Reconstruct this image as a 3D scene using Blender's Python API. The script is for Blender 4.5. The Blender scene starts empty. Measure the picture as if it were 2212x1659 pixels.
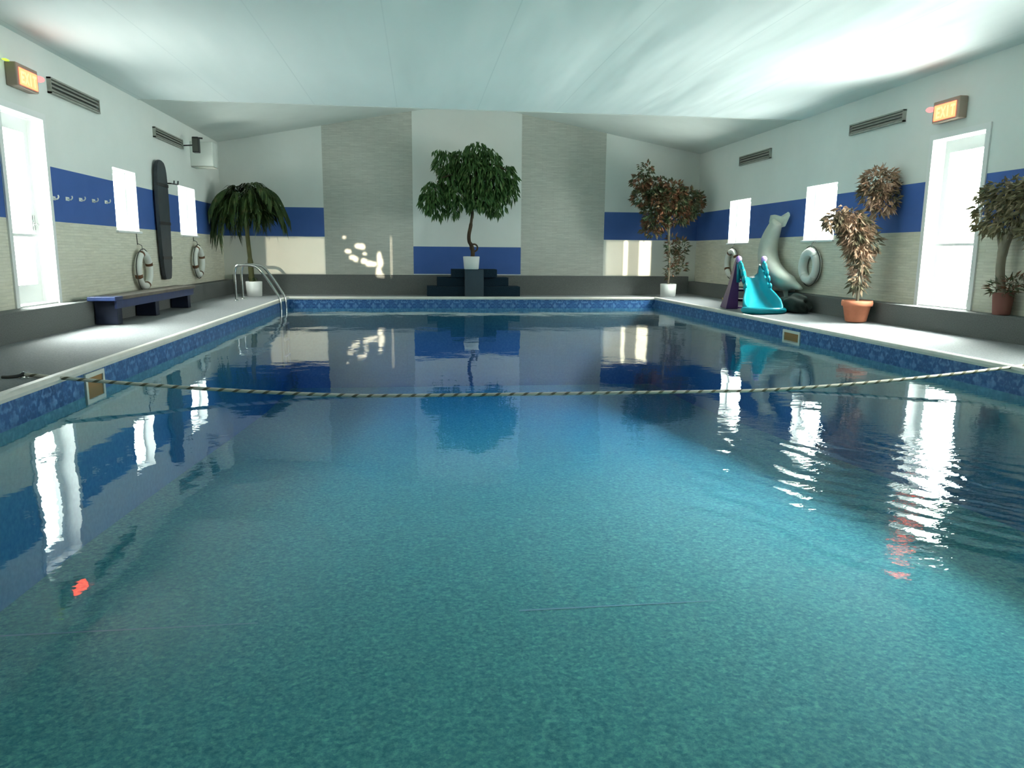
import bpy, bmesh, math, random
from mathutils import Vector, Matrix, Euler
R = math.radians
sc = bpy.context.scene
COL = sc.collection

# ------------------------------------------------------------------ camera
F_PX = 1625.58
PITCH, YAW, ROLL, CAMH = R(9.8916), R(7.0276), R(0.499), 0.93
fw = Vector((math.sin(YAW)*math.cos(PITCH), math.cos(YAW)*math.cos(PITCH), -math.sin(PITCH)))
r0 = Vector((math.cos(YAW), -math.sin(YAW), 0)); u0 = r0.cross(fw)
rt = r0*math.cos(ROLL) + u0*math.sin(ROLL)
up = u0*math.cos(ROLL) - r0*math.sin(ROLL)
cam_d = bpy.data.cameras.new('camera'); cam_d.sensor_width = 36
cam_d.lens = F_PX*36/2212; cam_d.clip_start = 0.05; cam_d.clip_end = 300
cam = bpy.data.objects.new('camera', cam_d); COL.objects.link(cam)
cam.matrix_world = Matrix(((rt.x, up.x, -fw.x, 0), (rt.y, up.y, -fw.y, 0), (rt.z, up.z, -fw.z, CAMH), (0, 0, 0, 1)))
sc.camera = cam

# ------------------------------------------------------------------ look
sc.view_settings.view_transform = 'Standard'; sc.view_settings.look = 'None'
sc.view_settings.exposure = 0.70; sc.view_settings.gamma = 1; sc.view_settings.use_curve_mapping = False
cy = sc.cycles
cy.max_bounces = 10; cy.diffuse_bounces = 4; cy.glossy_bounces = 5; cy.transmission_bounces = 6
cy.transparent_max_bounces = 16; cy.volume_bounces = 0
cy.caustics_reflective = False; cy.caustics_refractive = False
cy.use_adaptive_sampling = True; cy.adaptive_threshold = 0.03
cy.sample_clamp_indirect = 6; cy.use_denoising = True

# ------------------------------------------------------------------ daylight outside
W = bpy.data.worlds.new('daylight'); sc.world = W; W.use_nodes = True
nt = W.node_tree; nt.nodes.clear()
def wn(t, **k):
    n = nt.nodes.new(t)
    for a, b in k.items(): setattr(n, a, b)
    return n
def wl(a, b): nt.links.new(a, b)
geo = wn('ShaderNodeTexCoord'); sep = wn('ShaderNodeSeparateXYZ'); wl(geo.outputs['Generated'], sep.inputs[0])
mx = wn('ShaderNodeMapRange'); mx.inputs[1].default_value = -0.6; mx.inputs[2].default_value = 0.6   # west .. east
mx.inputs[3].default_value = 12.0; mx.inputs[4].default_value = 27.0; wl(sep.outputs[0], mx.inputs[0])
mz = wn('ShaderNodeMapRange'); mz.inputs[1].default_value = -0.12; mz.inputs[2].default_value = 0.12  # bright sunlit ground below the horizon
mz.inputs[3].default_value = 1.35; mz.inputs[4].default_value = 1.0; wl(sep.outputs[2], mz.inputs[0])
my = wn('ShaderNodeMapRange'); my.inputs[1].default_value = -0.95; my.inputs[2].default_value = -0.6
my.inputs[3].default_value = 0.3; my.inputs[4].default_value = 1.0; wl(sep.outputs[1], my.inputs[0])
m1 = wn('ShaderNodeMath', operation='MULTIPLY'); wl(mx.outputs[0], m1.inputs[0]); wl(mz.outputs[0], m1.inputs[1])
m2 = wn('ShaderNodeMath', operation='MULTIPLY'); wl(m1.outputs[0], m2.inputs[0]); wl(my.outputs[0], m2.inputs[1])
me1 = wn('ShaderNodeMapRange', interpolation_type='SMOOTHSTEP'); me1.inputs[1].default_value = .30; me1.inputs[2].default_value = .62   # brighter, high sky
me1.inputs[3].default_value = 1.0; me1.inputs[4].default_value = 5.0; wl(sep.outputs[2], me1.inputs[0])
m3 = wn('ShaderNodeMath', operation='MULTIPLY'); wl(m2.outputs[0], m3.inputs[0]); wl(me1.outputs[0], m3.inputs[1])
bg = wn('ShaderNodeBackground'); bg.inputs[0].default_value = (0.96, 1.0, 0.955, 1); wl(m3.outputs[0], bg.inputs[1])
wo = wn('ShaderNodeOutputWorld'); wl(bg.outputs[0], wo.inputs[0])

SUN_EL = R(2.5)
sd = bpy.data.lights.new('low_sun', 'SUN'); sd.energy = 7.0; sd.color = (1, .86, .66); sd.angle = R(.2)
so = bpy.data.objects.new('low_sun', sd); COL.objects.link(so)
so.location = (0, -8, 4)
so.rotation_euler = Vector((0, math.cos(SUN_EL), -math.sin(SUN_EL))).to_track_quat('-Z', 'Y').to_euler()

def portal(loc, direction, w, h):
    d = bpy.data.lights.new('daylight_portal', 'AREA'); d.shape = 'RECTANGLE'; d.size = w; d.size_y = h
    d.cycles.is_portal = True
    o = bpy.data.objects.new('daylight_portal', d); COL.objects.link(o)
    o.location = loc; o.rotation_euler = Vector(direction).to_track_quat('-Z', 'Z').to_euler()

# ------------------------------------------------------------------ dimensions
XL, XR, YB, YF = -4.144, 6.321, 16.944, -2.2
EAVE, PEAK_X, PEAK_Z, YC = 3.14, 1.09, 4.11, 12.42
PX0, PX1, PY0, PY1 = -2.63, 5.0, 0.55, 15.7      # pool opening
WZ = -0.168
LEDGE, LEDGE_B = 0.316, 0.43
BT, BB = 1.85, 1.238                              # blue band
TH = 0.22                                         # wall thickness
rnd = random.Random(7)

# ------------------------------------------------------------------ materials
def mat(name, col=(.8, .8, .8), rough=.6, metal=0, emit=None, es=1, spec=.5):
    m = bpy.data.materials.new(name); m.use_nodes = True
    b = m.node_tree.nodes['Principled BSDF']
    b.inputs['Base Color'].default_value = (*col, 1); b.inputs['Roughness'].default_value = rough
    b.inputs['Metallic'].default_value = metal
    b.inputs['Specular IOR Level'].default_value = spec
    if emit:
        b.inputs['Emission Color'].default_value = (*emit, 1); b.inputs['Emission Strength'].default_value = es
    return m
class NG:
    def __init__(s, m): s.t = m.node_tree; s.b = s.t.nodes['Principled BSDF']
    def n(s, t, **k):
        n = s.t.nodes.new(t)
        for a, b in k.items():
            if isinstance(a, str) and a.startswith('i_'): n.inputs[int(a[2:])].default_value = b
            else: setattr(n, a, b)
        return n
    def l(s, a, b): s.t.links.new(a, b)
    def pos(s, scale=(1, 1, 1)):
        g = s.n('ShaderNodeNewGeometry'); m = s.n('ShaderNodeMapping'); m.inputs['Scale'].default_value = scale
        s.l(g.outputs['Position'], m.inputs[0]); return m.outputs[0]
    def noise(s, vec, scale, detail=3, rough=.5):
        n = s.n('ShaderNodeTexNoise'); n.inputs['Scale'].default_value = scale; n.inputs['Detail'].default_value = detail
        n.inputs['Roughness'].default_value = rough; s.l(vec, n.inputs['Vector']); return n.outputs['Fac']
    def ramp(s, fac, stops):
        r = s.n('ShaderNodeValToRGB'); e = r.color_ramp.elements
        while len(e) < len(stops): e.new(.5)
        for k, (p, c) in enumerate(stops): e[k].position = p; e[k].color = (*c, 1)
        s.l(fac, r.inputs[0]); return r.outputs[0]
    def bump(s, h, strength, dist=.01):
        b = s.n('ShaderNodeBump'); b.inputs['Strength'].default_value = strength; b.inputs['Distance'].default_value = dist
        s.l(h, b.inputs['Height']); s.l(b.outputs[0], s.b.inputs['Normal'])
def noisy(name, c0, c1, scale, rough=.8, stretch=(1, 1, 1), bump=0, detail=4, spec=.3, lo=.3, hi=.7, dist=.01):
    m = mat(name, c0, rough, spec=spec); g = NG(m); f = g.noise(g.pos(stretch), scale, detail, .6)
    g.l(g.ramp(f, [(lo, c0), (hi, c1)]), g.b.inputs['Base Color'])
    if bump: g.bump(f, bump, dist)
    return m
def stone(name, c0, c1, joint):
    # stacked thin stone courses: long low bricks with streaky tone
    m = mat(name, c0, .8, spec=.25); g = NG(m)
    ge = g.n('ShaderNodeNewGeometry'); sp = g.n('ShaderNodeSeparateXYZ'); g.l(ge.outputs['Position'], sp.inputs[0])
    ad = g.n('ShaderNodeMath', operation='ADD'); g.l(sp.outputs[0], ad.inputs[0]); g.l(sp.outputs[1], ad.inputs[1])
    cb = g.n('ShaderNodeCombineXYZ'); g.l(ad.outputs[0], cb.inputs[0]); g.l(sp.outputs[2], cb.inputs[1])
    br = g.n('ShaderNodeTexBrick'); g.l(cb.outputs[0], br.inputs['Vector'])
    br.inputs['Scale'].default_value = 1; br.inputs['Brick Width'].default_value = .26; br.inputs['Row Height'].default_value = .035
    br.inputs['Mortar Size'].default_value = .004; br.inputs['Color1'].default_value = (*c0, 1); br.inputs['Color2'].default_value = (*c1, 1)
    br.inputs['Mortar'].default_value = (*joint, 1); br.offset = .37
    f = g.noise(g.pos((3, 3, 30)), 1.4, 5, .65)
    mixn = g.n('ShaderNodeMix', data_type='RGBA', blend_type='MULTIPLY'); mixn.inputs[0].default_value = .8
    g.l(br.outputs['Color'], mixn.inputs[6]); g.l(g.ramp(f, [(.3, (.8, .8, .8)), (.7, (1.06, 1.06, 1.05))]), mixn.inputs[7])
    g.l(mixn.outputs[2], g.b.inputs['Base Color']); g.bump(br.outputs['Fac'], -.35, .006)
    return m
M = {}
M['white'] = noisy('white_wall_paint', (.76, .80, .76), (.81, .84, .80), 1.3, .7)
M['blue'] = noisy('blue_wall_paint', (.04, .105, .33), (.05, .12, .37), 2, .55)
M['lower'] = stone('cream_stacked_stone', (.72, .70, .57), (.78, .76, .64), (.67, .655, .53))
M['panel'] = stone('grey_stacked_stone', (.54, .555, .50), (.60, .61, .55), (.49, .50, .45))
M['plain'] = noisy('cream_wall_paint', (.74, .76, .69), (.78, .79, .72), 2, .7)
M['reveal'] = mat('white_reveal_paint', (.84, .86, .84), .5)
M['pvc'] = mat('white_frame', (.82, .84, .82), .35)
M['black'] = mat('black_plastic', (.012, .012, .014), .45)
M['carpet'] = noisy('grey_carpet', (.11, .12, .115), (.17, .18, .172), 90, .95, bump=.5, spec=.1)
M['deckc'] = noisy('grey_deck_carpet', (.19, .20, .205), (.28, .29, .30), 70, .9, bump=.4, spec=.15)
M['coping'] = noisy('cream_coping', (.66, .64, .57), (.74, .72, .66), 6, .45)
M['chrome'] = mat('stainless_steel', (.62, .64, .62), .16, 1)
M['benchb'] = noisy('dark_blue_painted_wood', (.014, .026, .085), (.022, .04, .12), 5, .35, (1, 8, 1))
M['benchleg'] = noisy('near_black_blue_wood', (.006, .010, .024), (.010, .016, .036), 5, .5)
M['benchtop'] = noisy('brown_reflection_seat', (.10, .085, .07), (.15, .13, .11), 5, .6, (6, 1, 1))  # seat wood is dark blue; its brown reflection is put into the colour
M['plinthb'] = noisy('blue_black_carpet', (.008, .02, .032), (.016, .034, .05), 60, .95, spec=.1)
M['pot_white'] = noisy('white_glazed_pot', (.70, .72, .69), (.76, .78, .75), 4, .35)
M['terra'] = noisy('terracotta', (.55, .19, .10), (.66, .25, .145), 6, .75)
M['soil'] = noisy('dark_soil', (.02, .014, .008), (.05, .035, .02), 40, .95, bump=.6)
M['bark'] = noisy('brown_bark', (.035, .022, .013), (.085, .06, .035), 14, .85, (1, 1, .3), .6)
M['barkg'] = noisy('green_brown_stem', (.05, .055, .02), (.10, .10, .04), 14, .85, (1, 1, .3), .4)
M['barkp'] = noisy('pale_bark', (.20, .17, .12), (.32, .28, .21), 12, .85, (1, 1, .3), .4)
M['teal'] = noisy('teal_plastic', (.008, .26, .33), (.012, .31, .38), 3, .22)
M['purple'] = noisy('purple_plastic', (.055, .025, .10), (.08, .035, .13), 4, .35)
M['lav'] = mat('lavender_plastic', (.42, .26, .60), .3)
M['red'] = mat('red_plastic', (.45, .05, .08), .35)
M['yellow'] = mat('yellow_plastic', (.45, .34, .02), .4)
M['ringw'] = noisy('white_buoy_skin', (.74, .76, .70), (.80, .81, .76), 6, .5)
M['strap'] = mat('brown_strap', (.13, .055, .02), .7)
M['darkrope'] = mat('dark_cord', (.05, .05, .045), .8)
M['dolphin'] = noisy('grey_green_resin', (.46, .50, .43), (.54, .58, .50), 5, .6)
M['lump'] = noisy('dark_green_lump', (.012, .02, .017), (.025, .035, .03), 8, .9, bump=.5)
M['board'] = noisy('charcoal_board', (.032, .042, .05), (.048, .058, .066), 5, .45)
M['louver'] = noisy('weathered_louver', (.30, .31, .27), (.40, .41, .36), 10, .6)
M['louver_dark'] = mat('dark_louver_gap', (.10, .105, .09), .8)
M['signbox'] = mat('brown_sign_housing', (.30, .23, .18), .5)
M['signface'] = mat('glowing_sign_face', (.5, .1, .05), .5, emit=(1.0, .085, .032), es=5.0)
M['signtext'] = mat('glowing_sign_letters', (.5, .3, .05), .5, emit=(1.0, .125, .055), es=5.2)
M['signred'] = mat('glowing_red_lamp', (.5, .05, .05), .5, emit=(1.0, .38, .36), es=.75)
M['signgreen'] = mat('glowing_green_lamp', (.1, .5, .05), .5, emit=(.55, 1.0, .05), es=.9)
M['skim_in'] = mat('brown_skimmer_flap', (.30, .16, .05), .6)
M['skim'] = mat('cream_skimmer_frame', (.68, .68, .60), .45)
M['boxw'] = noisy('white_metal_cabinet', (.70, .73, .68), (.74, .77, .72), 4, .5)

# ceiling fabric/panels with faint seams every 1.25 m
def ceiling_mat():
    m = mat('pale_ceiling_panels', (.66, .71, .70), .65, spec=.25); g = NG(m)
    ge = g.n('ShaderNodeNewGeometry'); sp = g.n('ShaderNodeSeparateXYZ'); g.l(ge.outputs['Position'], sp.inputs[0])
    a = g.n('ShaderNodeMath', operation='ADD'); a.inputs[1].default_value = 18.75 - 4.69; g.l(sp.outputs[0], a.inputs[0])
    d = g.n('ShaderNodeMath', operation='DIVIDE'); d.inputs[1].default_value = 1.25; g.l(a.outputs[0], d.inputs[0])
    f = g.n('ShaderNodeMath', operation='FRACT'); g.l(d.outputs[0], f.inputs[0])
    p = g.n('ShaderNodeMath', operation='PINGPONG'); p.inputs[1].default_value = .5; g.l(f.outputs[0], p.inputs[0])
    fac = g.n('ShaderNodeMapRange'); fac.inputs[1].default_value = 0; fac.inputs[2].default_value = .008; g.l(p.outputs[0], fac.inputs[0])
    n = g.noise(g.pos((1, .25, 1)), 1.1, 3)
    base = g.ramp(n, [(.3, (.72, .79, .785)), (.7, (.80, .86, .855))])
    mixn = g.n('ShaderNodeMix', data_type='RGBA'); g.l(fac.outputs[0], mixn.inputs[0]); mixn.inputs[6].default_value = (.66, .73, .73, 1)
    g.l(base, mixn.inputs[7]); g.l(mixn.outputs[2], g.b.inputs['Base Color'])
    g.bump(g.noise(g.pos((1.0, .18, 1)), 1.6, 2), .55, .12)
    return m
M['ceil'] = ceiling_mat()

def liner_mat():
    # pebble liner: blue-teal flecks
    m = mat('pebble_pool_liner', (.2, .4, .4), .6, spec=.2); g = NG(m)
    v = g.n('ShaderNodeTexVoronoi'); v.inputs['Scale'].default_value = 42; g.l(g.pos(), v.inputs['Vector'])
    c = g.ramp(g.noise(g.pos(), 30, 5, .75), [(.34, (.16, .43, .27)), (.5, (.27, .63, .37)), (.66, (.42, .84, .46))])
    sp = g.n('ShaderNodeSeparateColor'); g.l(v.outputs['Color'], sp.inputs[0])
    k = g.ramp(sp.outputs[0], [(0, (.72, .78, .84)), (1, (1.12, 1.08, 1.05))])
    mixn = g.n('ShaderNodeMix', data_type='RGBA', blend_type='MULTIPLY'); mixn.inputs[0].default_value = 1
    g.l(c, mixn.inputs[6]); g.l(k, mixn.inputs[7]); g.l(mixn.outputs[2], g.b.inputs['Base Color'])
    return m
M['liner'] = liner_mat()
def border_mat():
    # printed tile border: wave motifs on blue
    m = mat('blue_printed_border', (.05, .15, .4), .35); g = NG(m)
    ge = g.n('ShaderNodeNewGeometry'); sp = g.n('ShaderNodeSeparateXYZ'); g.l(ge.outputs['Position'], sp.inputs[0])
    ad = g.n('ShaderNodeMath', operation='ADD'); g.l(sp.outputs[0], ad.inputs[0]); g.l(sp.outputs[1], ad.inputs[1])
    cb = g.n('ShaderNodeCombineXYZ'); g.l(ad.outputs[0], cb.inputs[0]); g.l(sp.outputs[2], cb.inputs[1])
    w = g.n('ShaderNodeTexWave', wave_type='RINGS'); w.inputs['Scale'].default_value = 2.2; w.inputs['Distortion'].default_value = 14.0; w.inputs['Detail Scale'].default_value = 3.5
    w.inputs['Detail'].default_value = 3
    # repeat motif every 0.3 m along the wall
    fr = g.n('ShaderNodeMath', operation='PINGPONG'); fr.inputs[1].default_value = .27; g.l(ad.outputs[0], fr.inputs[0])
    cb2 = g.n('ShaderNodeCombineXYZ'); g.l(fr.outputs[0], cb2.inputs[0]); g.l(sp.outputs[2], cb2.inputs[1]); g.l(cb2.outputs[0], w.inputs['Vector'])
    c = g.ramp(w.outputs['Fac'], [(.10, (.026, .10, .27)), (.5, (.048, .15, .34)), (.95, (.11, .24, .46))])
    f = g.noise(g.pos(), 20, 5, .7)
    k = g.ramp(f, [(.35, (.62, .68, .75)), (.65, (1.2, 1.15, 1.1))])
    mixn = g.n('ShaderNodeMix', data_type='RGBA', blend_type='MULTIPLY'); mixn.inputs[0].default_value = 1
    g.l(c, mixn.inputs[6]); g.l(k, mixn.inputs[7]); g.l(mixn.outputs[2], g.b.inputs['Base Color'])
    return m
M['border'] = border_mat()
M['seam'] = noisy('pale_liner_seam', (.50, .62, .48), (.62, .74, .56), 9, .7)
M['linerwall'] = noisy('dim_wall_liner', (.09, .29, .32), (.15, .41, .41), 24, .5, detail=5)  # same liner as the floor; its lower light is put into the colour

def rope_mat():
    m = mat('twisted_rope_fibre', (.6, .58, .48), .85); g = NG(m)
    t = g.n('ShaderNodeTexCoord'); sp = g.n('ShaderNodeSeparateXYZ'); g.l(t.outputs['UV'], sp.inputs[0])
    a = g.n('ShaderNodeMath', operation='MULTIPLY_ADD'); a.inputs[1].default_value = 1.0; g.l(sp.outputs[0], a.inputs[0]); g.l(sp.outputs[1], a.inputs[2])
    f = g.n('ShaderNodeMath', operation='FRACT'); g.l(a.outputs[0], f.inputs[0])
    g.l(g.ramp(f.outputs[0], [(0, (.72, .69, .58)), (.68, (.76, .72, .62)), (.74, (.20, .18, .12)), (1, (.20, .18, .12))]), g.b.inputs['Base Color'])
    return m
M['rope'] = rope_mat()

def schlick(t, f0, normal=None):
    # two-sided Fresnel reflectance from the angle of view
    g = t.nodes.new('ShaderNodeNewGeometry'); d = t.nodes.new('ShaderNodeVectorMath'); d.operation = 'DOT_PRODUCT'
    t.links.new(g.outputs['Incoming'], d.inputs[0]); t.links.new(normal or g.outputs['Normal'], d.inputs[1])
    def m(op, a, b=None):
        x = t.nodes.new('ShaderNodeMath'); x.operation = op; x.use_clamp = op in ('SUBTRACT', 'ADD')
        for i, v in enumerate((a, b)):
            if v is None: continue
            if isinstance(v, (int, float)): x.inputs[i].default_value = v
            else: t.links.new(v, x.inputs[i])
        return x.outputs[0]
    c = m('ABSOLUTE', d.outputs['Value']); p = m('POWER', m('SUBTRACT', 1.0, c), 5.0)
    return m('ADD', m('MULTIPLY', p, 1-f0), f0)
def pane_mat():
    m = bpy.data.materials.new('window_glass'); m.use_nodes = True; t = m.node_tree; t.nodes.clear()
    o = t.nodes.new('ShaderNodeOutputMaterial'); mi = t.nodes.new('ShaderNodeMixShader'); f = schlick(t, .04)
    a = t.nodes.new('ShaderNodeBsdfTransparent'); a.inputs[0].default_value = (.96, .98, .97, 1); b = t.nodes.new('ShaderNodeBsdfGlossy'); b.inputs['Roughness'].default_value = .02
    t.links.new(f, mi.inputs[0]); t.links.new(a.outputs[0], mi.inputs[1]); t.links.new(b.outputs[0], mi.inputs[2]); t.links.new(mi.outputs[0], o.inputs[0]); return m
M['pane'] = pane_mat()
def sun_filter_mat():  # thin sheet added to weaken the sun in the unseen openings
    m = bpy.data.materials.new('sun_filter_sheet'); m.use_nodes = True; t = m.node_tree; t.nodes.clear()
    o = t.nodes.new('ShaderNodeOutputMaterial'); mi = t.nodes.new('ShaderNodeMixShader'); mi.inputs[0].default_value = .84
    a = t.nodes.new('ShaderNodeBsdfTransparent'); b = t.nodes.new('ShaderNodeBsdfDiffuse'); b.inputs[0].default_value = (.7, .68, .62, 1)
    t.links.new(a.outputs[0], mi.inputs[1]); t.links.new(b.outputs[0], mi.inputs[2]); t.links.new(mi.outputs[0], o.inputs[0]); return m
M['sunfilt'] = sun_filter_mat()
M['sun_mask'] = mat('sun_mask_sheet', (.25, .22, .18), .9)  # for the added sheet that breaks the sun into dapples

def water_mat():
    m = bpy.data.materials.new('pool_water'); m.use_nodes = True; t = m.node_tree; t.nodes.clear()
    def n(ty, **k):
        x = t.nodes.new(ty)
        for a, b in k.items(): setattr(x, a, b)
        return x
    L = t.links.new
    o = n('ShaderNodeOutputMaterial'); mi = n('ShaderNodeMixShader')
    tr = n('ShaderNodeBsdfTransparent'); tr.inputs[0].default_value = (.93, 1, 1, 1)
    gl = n('ShaderNodeBsdfGlossy'); gl.inputs['Roughness'].default_value = .012; gl.inputs[0].default_value = (.93, .98, 1, 1)
    ge = n('ShaderNodeNewGeometry')
    def noise(scale, stretch, det=2):
        mp = n('ShaderNodeMapping'); mp.inputs['Scale'].default_value = stretch; L(ge.outputs['Position'], mp.inputs[0])
        x = n('ShaderNodeTexNoise'); x.inputs['Scale'].default_value = scale; x.inputs['Detail'].default_value = det; L(mp.outputs[0], x.inputs['Vector']); return x.outputs['Fac']
    def math_(op, a, b):
        x = n('ShaderNodeMath', operation=op)
        for i, v in enumerate((a, b)):
            if isinstance(v, (int, float)): x.inputs[i].default_value = v
            else: L(v, x.inputs[i])
        return x.outputs[0]
    def dist_to(c):
        v = n('ShaderNodeVectorMath', operation='DISTANCE'); L(ge.outputs['Position'], v.inputs[0]); v.inputs[1].default_value = c; return v.outputs['Value']
    def mask(c, r0, r1):
        x = n('ShaderNodeMapRange', interpolation_type='SMOOTHSTEP'); x.inputs[1].default_value = r0; x.inputs[2].default_value = r1
        x.inputs[3].default_value = 1; x.inputs[4].default_value = 0; L(dist_to(c), x.inputs[0]); return x.outputs[0]
    big = noise(1.1, (1, .6, 1))                       # slow swell everywhere
    small = noise(5.5, (1, 1.3, 1), 3)
    rip = noise(15, (.8, 1.4, 1), 3)                   # disturbed patch by the right wall
    h = math_('MULTIPLY', big, .011)
    h = math_('ADD', h, math_('MULTIPLY', small, .0009))
    mk = mask((2.5, 3.3, WZ), .4, 2.0)
    h = math_('ADD', h, math_('MULTIPLY', math_('MULTIPLY', rip, mk), .0028))
    right = n('ShaderNodeMapRange', interpolation_type='SMOOTHSTEP'); right.inputs[1].default_value = 1.0; right.inputs[2].default_value = 4.5
    spx = n('ShaderNodeSeparateXYZ'); L(ge.outputs['Position'], spx.inputs[0]); L(spx.outputs[0], right.inputs[0])
    h = math_('ADD', h, math_('MULTIPLY', math_('MULTIPLY', noise(9, (.5, 2.4, 1), 2), right.outputs[0]), .0007))
    # rings spreading from a point by the right edge
    ph = math_('MULTIPLY', math_('ADD', dist_to((3.9, 4.2, WZ)), math_('MULTIPLY', noise(1.6, (1, 1, 1)), .5)), 38)
    ring = math_('MULTIPLY', math_('SINE', ph, 0), math_('MULTIPLY', mask((2.3, 3.2, WZ), .4, 1.6), .0012))
    h = math_('ADD', h, ring)
    bp = n('ShaderNodeBump'); bp.inputs['Strength'].default_value = 1; bp.inputs['Distance'].default_value = 1.0; L(h, bp.inputs['Height'])
    L(bp.outputs[0], gl.inputs['Normal']); fr = schlick(t, .021, bp.outputs[0])
    L(fr, mi.inputs[0]); L(tr.outputs[0], mi.inputs[1]); L(gl.outputs[0], mi.inputs[2]); L(mi.outputs[0], o.inputs['Surface'])
    va = n('ShaderNodeVolumeAbsorption'); va.inputs[0].default_value = (.22, .56, .97, 1); va.inputs[1].default_value = .32
    L(va.outputs[0], o.inputs['Volume'])
    return m
M['water'] = water_mat()

# leaf materials: colour varies from leaf to leaf
def leaf_mat(name, stops, rough=.5, scale=9):
    m = mat(name, stops[0][1], rough, spec=.35); g = NG(m)
    g.l(g.ramp(g.noise(g.pos(), scale, 2), stops), g.b.inputs['Base Color'])
    return m
M['leaf_green'] = leaf_mat('green_ficus_leaf', [(.35, (.03, .085, .018)), (.6, (.06, .14, .034)), (.75, (.16, .20, .08))])
M['leaf_palm'] = leaf_mat('dark_palm_leaf', [(.35, (.016, .040, .010)), (.6, (.035, .065, .014)), (.75, (.08, .075, .03))])
M['leaf_red'] = leaf_mat('red_green_leaf', [(.38, (.05, .085, .035)), (.5, (.10, .10, .045)), (.62, (.22, .085, .045)), (.8, (.30, .19, .11))], scale=6)
M['leaf_brown'] = leaf_mat('brown_olive_leaf', [(.34, (.10, .10, .055)), (.46, (.20, .16, .10)), (.6, (.46, .30, .20)), (.76, (.68, .50, .38))], scale=5)
M['leaf_olive'] = leaf_mat('olive_leaf', [(.38, (.19, .17, .09)), (.55, (.30, .25, .14)), (.7, (.42, .32, .21))], scale=6)

# ------------------------------------------------------------------ builders
def obj(name, bm, m, parent=None, smooth=False, loc=None):
    me = bpy.data.meshes.new(name); bmesh.ops.recalc_face_normals(bm, faces=bm.faces); bm.to_mesh(me); bm.free()
    for x in (m if isinstance(m, (list, tuple)) else [m]): me.materials.append(x)
    if smooth:
        for p in me.polygons: p.use_smooth = True
    o = bpy.data.objects.new(name, me); COL.objects.link(o)
    if parent: o.parent = parent
    if loc: o.location = loc
    return o
def thing(name, label, cat, loc=(0, 0, 0), rz=0, group=None):
    o = bpy.data.objects.new(name, None); COL.objects.link(o); o.location = loc; o.rotation_euler = (0, 0, rz); o.empty_display_size = .1
    o['label'] = label; o['category'] = cat
    if group: o['group'] = group
    return o
def struct(o): o['kind'] = 'structure'; return o
def box(bm, x0, x1, y0, y1, z0, z1, bevel=0, mi=0, mtx=None):
    v = [bm.verts.new((x, y, z)) for x in (x0, x1) for y in (y0, y1) for z in (z0, z1)]
    fs = [bm.faces.new([v[i] for i in f]) for f in ((0, 1, 3, 2), (4, 6, 7, 5), (0, 4, 5, 1), (2, 3, 7, 6), (0, 2, 6, 4), (1, 5, 7, 3))]
    for f in fs: f.material_index = mi
    if bevel:
        es = list({e for f in fs for e in f.edges})
        r = bmesh.ops.bevel(bm, geom=es, offset=bevel, segments=2, affect='EDGES', profile=.5)
        v = list({w for f in r['faces'] for w in f.verts} | {w for w in v if w.is_valid})
    if mtx is not None: bmesh.ops.transform(bm, matrix=mtx, verts=[w for w in v if w.is_valid])
    return bm
def nbox(*a, **k): return box(bmesh.new(), *a, **k)
def frames(pts):
    pts = [Vector(p) for p in pts]; T = []
    for i in range(len(pts)):
        a = pts[max(i-1, 0)]; b = pts[min(i+1, len(pts)-1)]; T.append((b-a).normalized())
    n = T[0].orthogonal().normalized(); out = []
    for i, t in enumerate(T):
        n = (n - t*n.dot(t)).normalized(); out.append((pts[i], n, t.cross(n)))
    return out
def tube(bm, pts, rad, seg=10, cap=True, sx=1, uv=None):
    rr = rad if isinstance(rad, (list, tuple)) else [rad]*len(pts); rings = []
    lay = bm.loops.layers.uv.verify() if uv else None
    s = 0; S = []
    for i, (p, n, b) in enumerate(frames(pts)):
        if i: s += (Vector(pts[i])-Vector(pts[i-1])).length
        S.append(s)
        rings.append([bm.verts.new(p + (n*math.cos(2*math.pi*k/seg)*sx + b*math.sin(2*math.pi*k/seg))*rr[i]) for k in range(seg)])
    for i in range(len(rings)-1):
        for k in range(seg):
            f = bm.faces.new((rings[i][k], rings[i][(k+1) % seg], rings[i+1][(k+1) % seg], rings[i+1][k]))
            if uv:
                for lp, (a, b2) in zip(f.loops, ((S[i]/uv, k/seg), (S[i]/uv, (k+1)/seg), (S[i+1]/uv, (k+1)/seg), (S[i+1]/uv, k/seg))): lp[lay].uv = (a, b2)
    if cap: bm.faces.new(rings[0]); bm.faces.new(rings[-1][::-1])
    return bm
def smooth_pts(pts, n=6, closed=False):
    P = [Vector(p) for p in pts]; out = []
    N = len(P); rng = range(N if closed else N-1)
    g = (lambda i: P[i % N]) if closed else (lambda i: P[min(max(i, 0), N-1)])
    for i in rng:
        a, b, c, d = g(i-1), g(i), g(i+1), g(i+2)
        for k in range(n):
            t = k/n
            out.append(.5*((2*b)+(c-a)*t+(2*a-5*b+4*c-d)*t*t+(-a+3*b-3*c+d)*t**3))
    if not closed: out.append(P[-1])
    return out
def lathe(bm, prof, seg=28, c=(0, 0, 0)):
    rings = [[bm.verts.new((c[0]+r*math.cos(2*math.pi*k/seg), c[1]+r*math.sin(2*math.pi*k/seg), c[2]+z)) for k in range(seg)] for r, z in prof]
    for i in range(len(rings)-1):
        for k in range(seg): bm.faces.new((rings[i][k], rings[i][(k+1) % seg], rings[i+1][(k+1) % seg], rings[i+1][k]))
    bm.faces.new(rings[0][::-1]); bm.faces.new(rings[-1])
    return bm
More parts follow.
